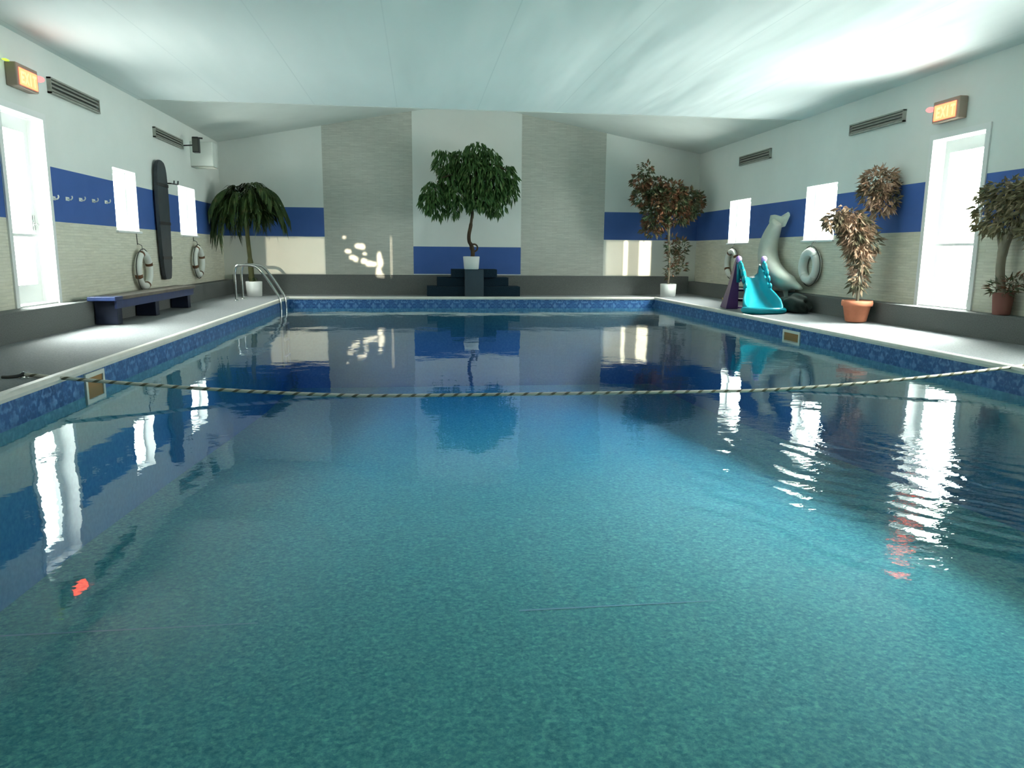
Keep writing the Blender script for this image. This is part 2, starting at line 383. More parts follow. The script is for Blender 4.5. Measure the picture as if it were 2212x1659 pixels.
def ball(bm, c, r, seg=16, sc=(1, 1, 1)):
    bmesh.ops.create_uvsphere(bm, u_segments=seg, v_segments=max(8, seg//2), radius=1,
        matrix=Matrix.Translation(c) @ Matrix.Diagonal((r*sc[0], r*sc[1], r*sc[2], 1))); return bm
def torus(bm, RR, rr, seg=40, s2=14, mtx=Matrix(), a0=0, a1=2*math.pi, gap=False):
    n = seg; full = abs(a1-a0-2*math.pi) < 1e-4; cnt = n if full else n+1; rings = []
    for i in range(cnt):
        a = a0+(a1-a0)*i/n
        rings.append([bm.verts.new(mtx @ Vector(((RR+rr*math.cos(2*math.pi*k/s2))*math.cos(a), (RR+rr*math.cos(2*math.pi*k/s2))*math.sin(a), rr*math.sin(2*math.pi*k/s2)))) for k in range(s2)])
    for i in range(n):
        j = (i+1) % cnt
        for k in range(s2): bm.faces.new((rings[i][k], rings[j][k], rings[j][(k+1) % s2], rings[i][(k+1) % s2]))
    if not full: bm.faces.new(rings[0]); bm.faces.new(rings[-1][::-1])
    return bm
def leaf(bm, p, d, L, w, up=None, droop=.25):
    d = d.normalized(); side = d.cross(up or Vector((0, 0, 1)))
    if side.length < .1: side = Vector((1, 0, 0))
    side.normalize(); nn = side.cross(d).normalized()
    a = bm.verts.new(p); m1 = p+d*L*.45; tip = bm.verts.new(p+d*L-nn*L*droop*0+Vector((0, 0, -L*droop)))
    l = bm.verts.new(m1+side*w*.5+nn*w*.15); r = bm.verts.new(m1-side*w*.5+nn*w*.15); c = bm.verts.new(m1-nn*w*.05)
    bm.faces.new((a, l, c)); bm.faces.new((a, c, r)); bm.faces.new((c, l, tip)); bm.faces.new((c, tip, r))
def rvec(r=rnd):
    while True:
        v = Vector((r.uniform(-1, 1), r.uniform(-1, 1), r.uniform(-1, 1)))
        if .05 < v.length < 1: return v

# ------------------------------------------------------------------ room shell
def wall(name, axis, p0, p1, us, zs, holes, mf, mats, clip=None):
    us = sorted(set([round(u, 4) for u in us] + [round(h[i], 4) for h in holes for i in (0, 1)]))
    zs = sorted(set([round(z, 4) for z in zs] + [round(h[i], 4) for h in holes for i in (2, 3)]))
    bm = bmesh.new(); cache = {}
    def V(side, u, z):
        k = (side, u, z)
        if k not in cache:
            p = p0 if side == 0 else p1
            cache[k] = bm.verts.new((p, u, z) if axis == 0 else (u, p, z))
        return cache[k]
    def solid(i, j):
        if i < 0 or j < 0 or i >= len(us)-1 or j >= len(zs)-1: return False
        uc = (us[i]+us[i+1])/2; zc = (zs[j]+zs[j+1])/2
        return not any(h[0] < uc < h[1] and h[2] < zc < h[3] for h in holes)
    for i in range(len(us)-1):
        for j in range(len(zs)-1):
            if not solid(i, j): continue
            u_, v_, a, b = us[i], us[i+1], zs[j], zs[j+1]
            f = bm.faces.new((V(0, u_, a), V(0, v_, a), V(0, v_, b), V(0, u_, b))); f.material_index = mf((u_+v_)/2, (a+b)/2)
            f = bm.faces.new((V(1, u_, a), V(1, v_, a), V(1, v_, b), V(1, u_, b))); f.material_index = 1
            for (di, dj, q) in ((-1, 0, ((u_, a), (u_, b))), (1, 0, ((v_, a), (v_, b))), (0, -1, ((u_, a), (v_, a))), (0, 1, ((u_, b), (v_, b)))):
                if not solid(i+di, j+dj):
                    (c, d), (e, g) = q
                    f = bm.faces.new((V(0, c, d), V(0, e, g), V(1, e, g), V(1, c, d))); f.material_index = 1
    for co, no in (clip or []):
        bmesh.ops.bisect_plane(bm, geom=bm.verts[:]+bm.edges[:]+bm.faces[:], plane_co=co, plane_no=no, clear_outer=True)
    return struct(obj(name, bm, mats))
WM = [M['white'], M['reveal'], M['blue'], M['lower'], M['panel'], M['plain']]
def side_mf(u, z): return 0 if z > BT else 2 if z > BB else 3
DL = (8.42, 9.30, LEDGE, 2.34); DR = (8.06, 8.95, LEDGE, 2.34)
WINL = [(11.21, 12.06, 1.19, 2.04), (14.07, 15.06, 1.19, 2.04)]
WINR = [(14.14, 15.11, 1.16, 2.00), (11.09, 12.01, 1.17, 2.03), (4.9, 5.85, 1.17, 2.03)]  # last one is out of view, added for the bright near ceiling
ucut = [YF-TH, YB+TH]; zcut = [-.1, BB, BT, EAVE+.05]
wall('wall_left', 0, XL, XL-TH, ucut, zcut, [DL]+WINL, side_mf, WM)
wall('wall_right', 0, XR, XR+TH, ucut, zcut, [DR]+WINR, side_mf, WM)
PB = [-2.02, -.12, 2.26, 4.15]
def back_mf(u, z):
    if PB[0] < u < PB[1] or PB[2] < u < PB[3]: return 4
    if PB[1] < u < PB[2]: return 2 if z < 1.05 else 0
    return 0 if z > BT else 2 if z > BB else 5
sl = Vector((-(PEAK_Z-EAVE), 0, PEAK_X-XL)).normalized(); srr = Vector((PEAK_Z-EAVE, 0, XR-PEAK_X)).normalized()
wall('wall_back', 1, YB, YB+TH, [XL, XR, PEAK_X]+PB, [-.1, 1.05, BB, BT, 4.3], [], back_mf, WM,
     [((XL, 0, EAVE+.03), sl), ((XR, 0, EAVE+.03), srr)])
WF = [(-3.26, -2.03, 1.28, 2.06), (-1.75, -.60, 1.20, 2.10), (4.21, 5.25, 1.28, 2.06)]  # unseen openings, added and sized to cast the sun patches on the back wall
wall('wall_front', 1, YF, YF-TH, [XL, XR, PEAK_X], [-.1, BB, BT, 4.3], WF, side_mf, WM,
     [((XL, 0, EAVE+.03), sl), ((XR, 0, EAVE+.03), srr)])
# stacked-stone panels stand slightly proud of the back wall with thin edge trims
for i, x in enumerate(PB):
    pass

# flat ceiling over the pool, vaulted at the far end
def zroof(x): return EAVE + (PEAK_Z-EAVE)*((x-XL)/(PEAK_X-XL) if x < PEAK_X else (XR-x)/(XR-PEAK_X))
bm = bmesh.new()
NX, NY = 40, 24
g = [[bm.verts.new((XL-.05+(XR-XL+.1)*i/NX, YF-.1+(YC-YF+.1)*j/NY, EAVE+.012*math.sin(i*1.3+j*.4)*(1 if 0 < i < NX and j < NY else 0))) for j in range(NY+1)] for i in range(NX+1)]
for i in range(NX):
    for j in range(NY): bm.faces.new((g[i][j], g[i+1][j], g[i+1][j+1], g[i][j+1])).smooth = True
ceil = struct(obj('ceiling', bm, M['ceil']))
bm = bmesh.new()
box(bm, XL-.05, XR+.05, YC-.05, YC, EAVE-.005, EAVE+.10)
q = [bm.verts.new(p) for p in ((XL, YC-.02, EAVE+.1), (XR, YC-.02, EAVE+.1), (PEAK_X, YC-.02, PEAK_Z+.05))]; bm.faces.new(q)
for a, b in (((XL-.05), PEAK_X), (PEAK_X, XR+.05)):
    za = EAVE if a < 0 else PEAK_Z; zb = PEAK_Z if a < 0 else EAVE
    v = [bm.verts.new(p) for p in ((a, YF-.3, za), (b, YF-.3, zb), (b, YB+.05, zb), (a, YB+.05, za))]; bm.faces.new(v)
vault = struct(obj('ceiling', bm, noisy('grey_vault_panels', (.66, .70, .66), (.72, .76, .72), 1.2, .7)))

# deck around the pool (slopes up a little towards the right wall) --------------
def coping_x(side, y):
    return PX0 if side < 0 else PX1
bm = bmesh.new()
def quad(a, b, c, d): return bm.faces.new([bm.verts.new(p) for p in (a, b, c, d)])
e = .02
quad((XL, YF, e), (PX0, YF, 0), (PX0, YB, 0), (XL, YB, e))
quad((PX1, YF, 0), (XR, YF, .05), (XR, YB, .05), (PX1, YB, 0))
quad((PX0, PY1, 0), (PX1, PY1, 0), (PX1, YB, 0), (PX0, YB, 0))
quad((PX0, YF, 0), (PX1, YF, 0), (PX1, PY0, 0), (PX0, PY0, 0))
struct(obj('floor', bm, M['deckc']))

# carpeted ledges along the foot of the walls
def ledge(name, *b):
    return struct(obj(name, nbox(*b, bevel=.012), M['carpet']))
LD = .20
ledge('baseboard_left', XL, XL+LD, YF, YB, -.02, LEDGE)
ledge('baseboard_right', XR-LD, XR, YF, YB, -.02, LEDGE)
ledge('baseboard_back', XL+LD, XR-LD, YB-.17, YB, -.02, LEDGE_B)
struct(obj('trim_1', nbox(PB[1], PB[2], YB-.03, YB-.002, LEDGE_B+.004, LEDGE_B+.022), M['pvc']))

# pool basin: liner walls with printed border, floor dropping to the deep end
bm = bmesh.new()
ys = [PY0, 4.4, 6.0, 8.0, 10.5, 13.0, PY1]; BZ = WZ-.05; zs_ = [-1.28, -1.30, -1.36, -1.48, -1.65, -1.80, -1.86]
for x in (PX0, PX1):
    for i in range(len(ys)-1):
        f = quad((x, ys[i], BZ), (x, ys[i+1], BZ), (x, ys[i+1], zs_[i+1]), (x, ys[i], zs_[i])); f.material_index = 2
        f = quad((x, ys[i], 0), (x, ys[i+1], 0), (x, ys[i+1], BZ), (x, ys[i], BZ)); f.material_index = 1
for y, z in ((PY0, zs_[0]), (PY1, zs_[-1])):
    f = quad((PX0, y, BZ), (PX1, y, BZ), (PX1, y, z), (PX0, y, z)); f.material_index = 2
    f = quad((PX0, y, 0), (PX1, y, 0), (PX1, y, BZ), (PX0, y, BZ)); f.material_index = 1
for i in range(len(ys)-1):
    quad((PX0, ys[i], zs_[i]), (PX1, ys[i], zs_[i]), (PX1, ys[i+1], zs_[i+1]), (PX0, ys[i+1], zs_[i+1]))
for xa, xb in ((PX0+.15, -1.0), (.6, 1.9)):
    f = quad((xa, 4.39, -1.297), (xb, 4.40, -1.297), (xb, 4.408, -1.297), (xa, 4.41, -1.297)); f.material_index = 3
struct(obj('pool_basin', bm, [M['liner'], M['border'], M['linerwall'], M['seam']]))
# coping strip
bm = bmesh.new()
prof = [(-.012, -.035), (-.018, -.01), (-.012, .014), (0, .022), (.05, .022), (.062, .014), (.066, -.004), (.02, -.004), (0, -.035)]
cor = [(PX0, PY0, -1, -1), (PX1, PY0, 1, -1), (PX1, PY1, 1, 1), (PX0, PY1, -1, 1)]
rings = [[bm.verts.new((x+sx*a, y+sy*a, z)) for a, z in prof] for x, y, sx, sy in cor]
for i in range(4):
    for k in range(len(prof)): bm.faces.new((rings[i][k], rings[(i+1) % 4][k], rings[(i+1) % 4][(k+1) % len(prof)], rings[i][(k+1) % len(prof)]))
struct(obj('trim_2', bm, M['coping']))

# water body: surface plus absorbing volume
wb = obj('pool_water', nbox(PX0-.03, PX1+.03, PY0-.03, PY1+.03, -2.6, WZ), M['water'])
wb['label'] = 'still blue-green water filling the indoor pool'; wb['category'] = 'water'; wb['kind'] = 'stuff'

# ------------------------------------------------------------------ windows and doors
def window(n, axis_x, sgn, h, sun_filter=None):
    # sgn +1: wall on the right (outside is +X), -1: left
    y0, y1, z0, z1 = h; xo = axis_x+sgn*(TH-.01); xi = axis_x+sgn*(TH-.07); a, b = min(xo, xi), max(xo, xi); t = .045
    bm = bmesh.new()
    box(bm, a, b, y0, y0+t, z0, z1); box(bm, a, b, y1-t, y1, z0, z1); box(bm, a, b, y0+t, y1-t, z0, z0+t); box(bm, a, b, y0+t, y1-t, z1-t, z1)
    o = struct(obj('window_%d' % n, bm, M['pvc']))
    xm = (a+b)/2
    obj('pane', nbox(xm-.004, xm+.004, y0+t, y1-t, z0+t, z1-t), M['pane'], o)
    s0, s1 = sorted((axis_x-sgn*.035, xi))
    obj('sill', nbox(s0, s1, y0-.03, y1+.03, z0-.028, z0+.002, bevel=.004), M['pvc'], o)
    portal((axis_x+sgn*(TH+.03), (y0+y1)/2, (z0+z1)/2), (-sgn, 0, 0), y1-y0+.1, z1-z0+.1)
    return o
window(1, XL, -1, WINL[0]); window(2, XL, -1, WINL[1]); window(3, XR, 1, WINR[0]); window(4, XR, 1, WINR[1]); window(5, XR, 1, WINR[2])
for k, h in enumerate(WF):  # frames for the added, unseen sun openings
    x0, x1, z0, z1 = h; t = .0
    bm = bmesh.new(); ya, yb = YF-TH+.01, YF-TH+.05; t = .03
    box(bm, x0-t, x0, ya, yb, z0-t, z1+t); box(bm, x1, x1+t, ya, yb, z0-t, z1+t); box(bm, x0, x1, ya, yb, z0-t, z0); box(bm, x0, x1, ya, yb, z1, z1+t)
    o = struct(obj('window_%d' % (6+k), bm, M['pvc']))
    if k != 1: obj('pane', nbox(x0, x1, ya+.015, ya+.023, z0, z1), M['pane'], o)
    portal(((x0+x1)/2, YF-TH-.03, (z0+z1)/2), (0, 1, 0), x1-x0, z1-z0)
    if k in (0, 2):
        bm = bmesh.new(); yc = YF+.02; N = 36
        if k == 0:
            segs = [(x0-.1, x1+.1)]
        else:
            segs = [(x0-.1, x0+.42), (x0+.5, x0+.78)]      # added sheet split in two to shape the sun patch
        for s0, s1 in segs:
            n_ = max(6, int((s1-s0)*30)); prev = None
            for i in range(n_+1):
                x = s0+(s1-s0)*i/n_; y = yc+.012*math.sin(i*1.1)
                cur = (bm.verts.new((x, y, z0-.1)), bm.verts.new((x, y, z1+.1)))
                if prev: bm.faces.new((prev[0], cur[0], cur[1], prev[1]))
                prev = cur
        if k == 2:
            pass
        obj('sun_filter', bm, M['sunfilt'], o)  # added, unseen sheet that weakens the sun patches
    else:
        # unseen sheet, added; ragged holes shape the low sun into dapples
        bm = bmesh.new(); yc = YF+.02; cz = .012
        dz = (YB-YF)*math.tan(SUN_EL)
        holes = [(-1.605, 1.225, .035, .03), (-1.29, 1.045, .10, .055), (-1.22, 1.03, .06, .06), (-1.53, .93, .07, .045), (-1.44, .80, .07, .05), (-1.37, .76, .05, .06),
                 (-1.20, .72, .07, .06), (-1.08, .67, .09, .06), (-.99, .66, .07, .05), (-.865, .80, .05, .12), (-.845, .70, .06, .11), (-.88, .48, .06, .14), (-.80, .36, .05, .1), (-1.18, .88, .04, .03)]
        nx = int((x1-x0)/cz); nz = int((z1-z0)/cz)
        r2 = random.Random(3)
        for i in range(nx):
            for j in range(nz):
                x = x0+(i+.5)*cz; z = z0+(j+.5)*cz
                if any(((x-hx)/rx)**2+((z-dz-hz)/rz)**2 < r2.uniform(.6, 1.2) for hx, hz, rx, rz in holes): continue
                q = [bm.verts.new(p) for p in ((x-cz/2, yc, z-cz/2), (x+cz/2, yc, z-cz/2), (x+cz/2, yc, z+cz/2), (x-cz/2, yc, z+cz/2))]; bm.faces.new(q)
        bmesh.ops.remove_doubles(bm, verts=bm.verts, dist=.0005)
        obj('sun_mask', bm, M['sun_mask'], o)

def door(n, axis_x, sgn, h, hinge_far):
    y0, y1, z0, z1 = h; xo = axis_x+sgn*(TH-.015); xi = axis_x+sgn*(TH-.065); a, b = min(xo, xi), max(xo, xi)
    # casing on the room side
    c0, c1 = sorted((axis_x-sgn*.018, axis_x+sgn*.001)); t = .065; bm = bmesh.new()
    box(bm, c0, c1, y0-t, y0+.004, z0, z1+t); box(bm, c0, c1, y1-.004, y1+t, z0, z1+t); box(bm, c0, c1, y0+.004, y1-.004, z1-.004, z1+t)
    o = struct(obj('door_%d' % n, bm, M['pvc']))
    s = .09; zb = z0+(.22 if sgn < 0 else .11); zt = z1-.16; bm = bmesh.new()
    box(bm, a, b, y0+.01, y0+.01+s, z0+.02, z1-.01); box(bm, a, b, y1-.01-s, y1-.01, z0+.02, z1-.01)
    box(bm, a, b, y0+.01+s, y1-.01-s, z0+.02, zb); box(bm, a, b, y0+.01+s, y1-.01-s, zt, z1-.01)
    obj('door_leaf', bm, M['pvc'], o)
    xm = (a+b)/2
    obj('pane', nbox(xm-.005, xm+.005, y0+.01+s, y1-.01-s, zb, zt), M['pane'], o)
    bm = bmesh.new(); xb = xi-sgn*.03
    box(bm, min(xb, xb-sgn*.02), max(xb, xb-sgn*.02), y0+.06, y1-.06, z0+.74, z0+.775, bevel=.004)
    obj('push_bar', bm, M['pvc'], o)
    hy = y1-.06 if hinge_far else y0+.06
    bm = bmesh.new(); tube(bm, [(xi, hy, z0+.88), (xi-sgn*.05, hy, z0+.88)], .012); tube(bm, [(xi-sgn*.05, hy+.0, z0+.88), (xi-sgn*.05, hy-.11 if hinge_far else hy+.11, z0+.87)], .009)
    box(bm, min(xi, xi-sgn*.008), max(xi, xi-sgn*.008), hy-.02, hy+.02, z0+.82, z0+.98)
    obj('handle', bm, M['chrome'], o, True)
    t0, t1 = sorted((axis_x+sgn*.0, axis_x+sgn*TH)); obj('threshold', nbox(t0, t1, y0, y1, z0-.01, z0+.015), M['pvc'], o)
    portal((axis_x+sgn*(TH+.03), (y0+y1)/2, (z0+z1)/2), (-sgn, 0, 0), y1-y0+.05, z1-z0+.05)
door(1, XL, -1, DL, True); door(2, XR, 1, DR, False)

# ------------------------------------------------------------------ wall louvers
def louver(label, x, sgn, y0, y1, z0, z1):
    t = thing('wall_louver', label, 'vent', (x, (y0+y1)/2, (z0+z1)/2)); w = (y1-y0)/2; h = (z1-z0)/2; f = .018
    def B(bm, xa, xb, *r, **k): a, b = sorted((sgn*xa, sgn*xb)); return box(bm, a, b, *r, **k)
    bm = bmesh.new(); B(bm, 0, .045, -w, w, h-f, h); B(bm, 0, .045, -w, w, -h, -h+f); B(bm, 0, .045, -w, -w+f, -h, h); B(bm, 0, .045, w-f, w, -h, h)
    obj('frame', bm, M['louver'], t)
    obj('backing', B(bmesh.new(), .001, .006, -w+f, w-f, -h+f, h-f), M['louver_dark'], t)
    n = 3
    for i in range(n):
        z = -h+f+(2*h-2*f)*(i+.5)/n; bm = bmesh.new()
        v = [bm.verts.new((sgn*a, y, z+b)) for y in (-w+f, w-f) for a, b in ((.008, .018), (.04, -.014), (.042, -.010), (.010, .022))]
        for q in ((0, 1, 5, 4), (1, 2, 6, 5), (2, 3, 7, 6), (3, 0, 4, 7), (0, 3, 2, 1), (4, 5, 6, 7)): bm.faces.new([v[k] for k in q])
        obj('slat', bm, M['louver'], t)
louver('weathered louver vent on left wall between exit door and first window', XL, 1, 9.51, 10.85, 2.665, 2.84)
louver('weathered louver vent high on left wall above the black rescue board', XL, 1, 12.96, 14.39, 2.68, 2.84)
louver('weathered louver vent on right wall nearest the back corner', XR, -1, 13.38, 14.70, 2.65, 2.825)
louver('weathered louver vent on right wall beside the glowing exit sign', XR, -1, 9.56, 10.82, 2.66, 2.815)

# ------------------------------------------------------------------ exit signs
GLYPH = {'E': [(0, 0, .22, 1), (.22, 0, .8, .2), (.22, .4, .7, .6), (.22, .8, .8, 1)], 'I': [(.3, 0, .52, 1)], 'T': [(0, .8, .9, 1), (.34, 0, .56, .8)]}
def exit_sign(label, x, sgn, y0, y1, z0, z1, green=False):
    t = thing('exit_sign', label, 'exit sign', (x, (y0+y1)/2, (z0+z1)/2)); w = (y1-y0)/2; h = (z1-z0)/2
    def X(a, b): return sorted((sgn*a, sgn*b))
    d = .11
    obj('housing', nbox(*X(0, d), -w, w, -h, h, bevel=.012), M['signbox'], t)
    obj('lit_face', nbox(*X(d, d+.006), -w*.78, w*.86, -h*.80, h*.62, bevel=.002), M['signface'], t)
    bm = bmesh.new(); cw = w*.34; hh = h*1.0; x0 = X(d+.006, d+.010)
    left = 1 if sgn > 0 else -1     # reading direction seen from the room
    y = -left*w*.66
    for ch in 'EXIT':
        if ch == 'X':
            for s in (1, -1):
                a = (y+left*cw*(.0 if s > 0 else .9), -h*.62); b = (y+left*cw*(.9 if s > 0 else .0), -h*.62+hh)
                v = []
                for xx in x0:
                    for (yy, zz), o2 in ((a, -1), (a, 1), (b, 1), (b, -1)): v.append(bm.verts.new((xx, yy+o2*cw*.12, zz)))
                bm.faces.new(v[:4]); bm.faces.new(v[4:])
                for i in range(4): bm.faces.new((v[i], v[(i+1) % 4], v[4+(i+1) % 4], v[4+i]))
        else:
            for a, b, c, e_ in GLYPH[ch]:
                ya, yb2 = sorted((y+left*cw*a, y+left*cw*c)); box(bm, x0[0], x0[1], ya, yb2, -h*.62+hh*b, -h*.62+hh*e_)
        y += left*cw*1.06
    obj('letters', bm, M['signtext'], t)
    bm = bmesh.new(); ball(bm, (sgn*.09, w+.075, h*.45), .055, 14, (.9, 1.1, .6)); tube(bm, [(sgn*.09, w-.01, h*.45), (sgn*.09, w+.06, h*.45)], .02, 8); obj('red_lamp', bm, M['signred'], t, True)
    if green:
        bm = bmesh.new(); box(bm, *X(.03, .07), -w-.10, -w-.03, h-.012, h+.002, bevel=.003); obj('green_indicator', bm, M['signgreen'], t)
exit_sign('glowing orange exit sign above the left glass door', XL, 1, 8.62, 9.07, 2.565, 2.80, True)
exit_sign('glowing orange exit sign above the right glass door', XR, -1, 8.42, 8.88, 2.515, 2.765)

# ------------------------------------------------------------------ coat hooks on the blue band
def hook(label, y, z):
    t = thing('coat_hook', label, 'hook', (XL, y, z), group='coat hooks on the left wall')
    obj('plate', nbox(0, .008, -.045, .045, -.022, .022, bevel=.003), M['ringw'], t)
    bm = bmesh.new(); tube(bm, smooth_pts([(.006, 0, .0), (.04, 0, -.01), (.06, 0, .012), (.055, 0, .035)], 4), .008, 8); obj('prong', bm, M['ringw'], t, True)
hook('pale coat hook left of the left door', 8.12, 1.50)
for y, z, w_ in ((9.41, 1.50, 'nearest the left door'), (9.76, 1.515, 'second from the left door'), (10.12, 1.53, 'midway between left door and window'), (10.50, 1.54, 'second before the first left window'), (10.90, 1.55, 'beside the first left window')):
    hook('pale coat hook on blue band, '+w_, y, z)

# ------------------------------------------------------------------ life rings
def ring(label, x, sgn, y, z, RR=.240, rr=.050, rot=20, bands='strap'):
    t = thing('life_ring', label, 'life ring', (x+sgn*.075, y, z))
    m = Matrix.Rotation(R(90)*sgn, 4, 'Y') @ Matrix.Rotation(R(rot), 4, 'Z')
    bm = torus(bmesh.new(), RR, rr, 48, 16, m); obj('ring', bm, M['ringw'], t, True)
    for k in range(4):
        a = k*math.pi/2; bm = torus(bmesh.new(), RR, rr*1.045, 4, 16, m, a-.10, a+.10); obj('band', bm, M[bands], t, True)
    pts = []
    for i in range(64):
        a = 2*math.pi*i/64; pts.append(m @ Vector(((RR+rr+.012+.012*abs(math.sin(2*a)))*math.cos(a), (RR+rr+.012+.012*abs(math.sin(2*a)))*math.sin(a), 0)))
    bm = bmesh.new(); tube(bm, pts+[pts[0]], .007, 6, False); obj('grab_rope', bm, M['darkrope'], t)
    bm = bmesh.new(); tube(bm, [(-sgn*.07, 0, RR+rr+.10), (-sgn*.01, 0, RR+rr+.07), (0, 0, RR+rr*.9)], .005, 6); tube(bm, [(-sgn*.073, 0, RR+rr+.25), (-sgn*.065, 0, RR+rr+.08)], .006, 6)
    obj('hanging_hook', bm, M['darkrope'], t)
ring('white life ring on left wall above bench, brown bands, under the first window', XL, 1, 11.92, .63)
ring('white life ring with brown bands on left wall near the back corner', XL, 1, 14.78, .72)
ring('white life ring on right wall beside terracotta pot plant', XR, -1, 11.60, .76, RR=.225, rr=.07, rot=45, bands='ringw')
ring('white life ring on right wall half hidden behind the purple slide ladder', XR, -1, 14.70, .76, rot=30)

# ------------------------------------------------------------------ rescue board and its bracket
t = thing('rescue_board', 'tall charcoal rescue board hanging on left wall between the windows', 'rescue board', (XL, 13.0, 0))
prof = [(2.335, .06), (2.31, .16), (2.25, .23), (2.15, .272), (1.95, .29), (1.6, .30), (1.25, .285), (.9, .255), (.65, .22), (.50, .19), (.455, .15)]
prof = [(z, w*.87) for z, w in prof]
bm = bmesh.new(); f0 = []; f1 = []
for s, order in ((-1, prof), (1, prof[::-1])):
    for z, w in order: f0.append(bm.verts.new((.03, s*w, z))); f1.append(bm.verts.new((.085, s*w, z)))
bm.faces.new(f0); bm.faces.new(f1[::-1])
for i in range(len(f0)): bm.faces.new((f0[i], f0[(i+1) % len(f0)], f1[(i+1) % len(f0)], f1[i]))
bmesh.ops.bevel(bm, geom=bm.edges[:], offset=.012, segments=2, affect='EDGES')
obj('board', bm, M['board'], t)
for z in (1.95, 1.35, .8):
    w = .265 if z > 1 else .22
    obj('strap', nbox(.078, .092, -w, w, z-.025, z+.025, bevel=.003), M['black'], t)
t = thing('wall_bracket', 'thin black pronged bracket beside top of the charcoal rescue board', 'bracket', (XL, 13.3, 2.0))
bm = bmesh.new(); tube(bm, [(.004, -.02, 0), (.12, -.02, 0), (.13, .34, .01), (.13, .36, .07)], .011, 8); tube(bm, [(.125, .15, .005), (.13, .15, .06)], .010, 8); obj('arm', bm, M['black'], t)
obj('wall_plate', nbox(0, .012, -.05, .01, -.06, .06, bevel=.003), M['black'], t)

# ------------------------------------------------------------------ cabinet and speaker in the back left corner
t = thing('wall_cabinet', 'boxy white cabinet mounted high on left wall by back corner', 'cabinet', (XL, 14.98, 2.45))
obj('body', nbox(0, .40, -.05, .25, 0, .44, bevel=.01), M['boxw'], t)
obj('underside_shade', nbox(.01, .405, -.055, .25, -.018, 0), M['louver'], t)  # dark strip standing in for the shaded underside of the cabinet
t = thing('speaker', 'small black speaker on wall arm beside the white corner cabinet', 'speaker', (XL, 14.45, 2.63))
obj('cabinet', nbox(.19, .30, -.06, .06, 0, .27, bevel=.012), M['black'], t)
bm = bmesh.new(); tube(bm, [(0, 0, .12), (.2, 0, .13)], .012, 8); tube(bm, [(.22, 0, .262), (.36, 0, .250)], .014, 8); obj('mounting_arm', bm, M['black'], t)
obj('grille', nbox(.20, .29, -.066, -.058, .02, .24), M['louver_dark'], t)

# ------------------------------------------------------------------ bench
t = thing('bench', 'long dark blue wooden bench along the left wall ledge', 'bench', (-3.78, 11.2, .02))
obj('seat', nbox(-.16, .16, -1.62, 1.68, .30, .345, bevel=.008), M['benchtop'], t)
obj('end_cap', nbox(-.162, .165, -1.64, -1.40, .296, .349, bevel=.008), M['benchb'], t)
obj('apron', nbox(.115, .14, -1.55, 1.62, .20, .30), M['benchb'], t)
for y in (-1.42, -.06, 1.44): obj('leg', nbox(-.15, .112, y-.05, y+.10, 0, .30, bevel=.006), M['benchleg'], t)

# ------------------------------------------------------------------ pool ladder
t = thing('pool_ladder', 'stainless steel pool ladder with curved handrails at back left corner', 'ladder', (-2.64, 14.85, 0))
def rail(y):
    bm = bmesh.new()
    p = smooth_pts([(-.74, y, 0), (-.745, y, .3), (-.745, y, .54), (-.70, y, .645), (-.56, y, .665), (-.36, y, .63), (-.2, y, .45), (-.04, y, .20), (.03, y, .07), (.055, y, -.08), (.06, y, -.4), (.06, y, -1.25)], 6)
    tube(bm, p, .024, 12); o = obj('handrail', bm, M['chrome'], t, True)
    bm = bmesh.new(); lathe(bm, [(.045, 0), (.045, .012), (.028, .025)], 18, (-.74, y, .0)); obj('flange', bm, M['chrome'], o, True)
rail(-.27); rail(.27)
for z in (-.45, -.75, -1.05): obj('tread', nbox(.03, .11, -.25, .25, z-.015, z+.015, bevel=.005), M['boxw'], t)

# ------------------------------------------------------------------ skimmers
def skimmer(label, x, sgn, y, w, z0, z1):
    t = thing('pool_skimmer', label, 'skimmer', (x, y, (z0+z1)/2)); h = (z1-z0)/2; f = .035
    def X(a, b): return sorted((sgn*a, sgn*b))
    bm = bmesh.new(); a = X(-.002, .016)
    box(bm, *a, -w, w, h-f, h); box(bm, *a, -w, w, -h, -h+f); box(bm, *a, -w, -w+f, -h+f, h-f); box(bm, *a, w-f, w, -h+f, h-f)
    obj('frame', bm, M['skim'], t)
    obj('flap', nbox(*X(-.0, .006), -w+f, w-f, -h+f, h-f), M['skim_in'], t)
skimmer('square cream pool skimmer with brown opening in the near left pool wall', PX0, 1, 6.38, .18, -.285, -.045)
skimmer('small cream pool skimmer with brown opening in the right pool wall', PX1, -1, 9.62, .235, -.25, -.075)

# ------------------------------------------------------------------ safety rope
t = thing('safety_rope', 'pale twisted rope with dark strand sagging across the pool', 'rope', (0, 5.8, 0))
P0 = Vector((-2.86, 5.80, .03)); P1 = Vector((5.22, 5.78, .035)); pts = []
for i in range(161):
    s = i/160; p = P0.lerp(P1, s); p.z += -.235*4*s*(1-s); lo = WZ+.001; d_ = p.z-lo; p.z = lo+(d_+math.sqrt(d_*d_+.0001))/2-.004; pts.append(p-Vector((0, 5.8, 0)))
bm = bmesh.new(); tube(bm, pts, .0135, 10, True, uv=.11); obj('rope', bm, M['rope'], t, True)
for x, y in ((-2.87, 0), (5.23, -.02)):
    bm = bmesh.new(); torus(bm, .022, .006, 16, 8, Matrix.Translation((x, y, .022)) @ Matrix.Rotation(R(90), 4, 'X')); lathe(bm, [(.03, -.005), (.03, .004), (.012, .008)], 14, (x, y, 0)); obj('deck_anchor', bm, M['chrome'], t, True)
bm = bmesh.new(); tube(bm, smooth_pts([(-2.86, 0, .03), (-2.90, -.01, .018), (-2.95, -.04, .014), (-3.0, -.03, .013)], 5), .012, 8); obj('rope_tail', bm, M['darkrope'], t, True)

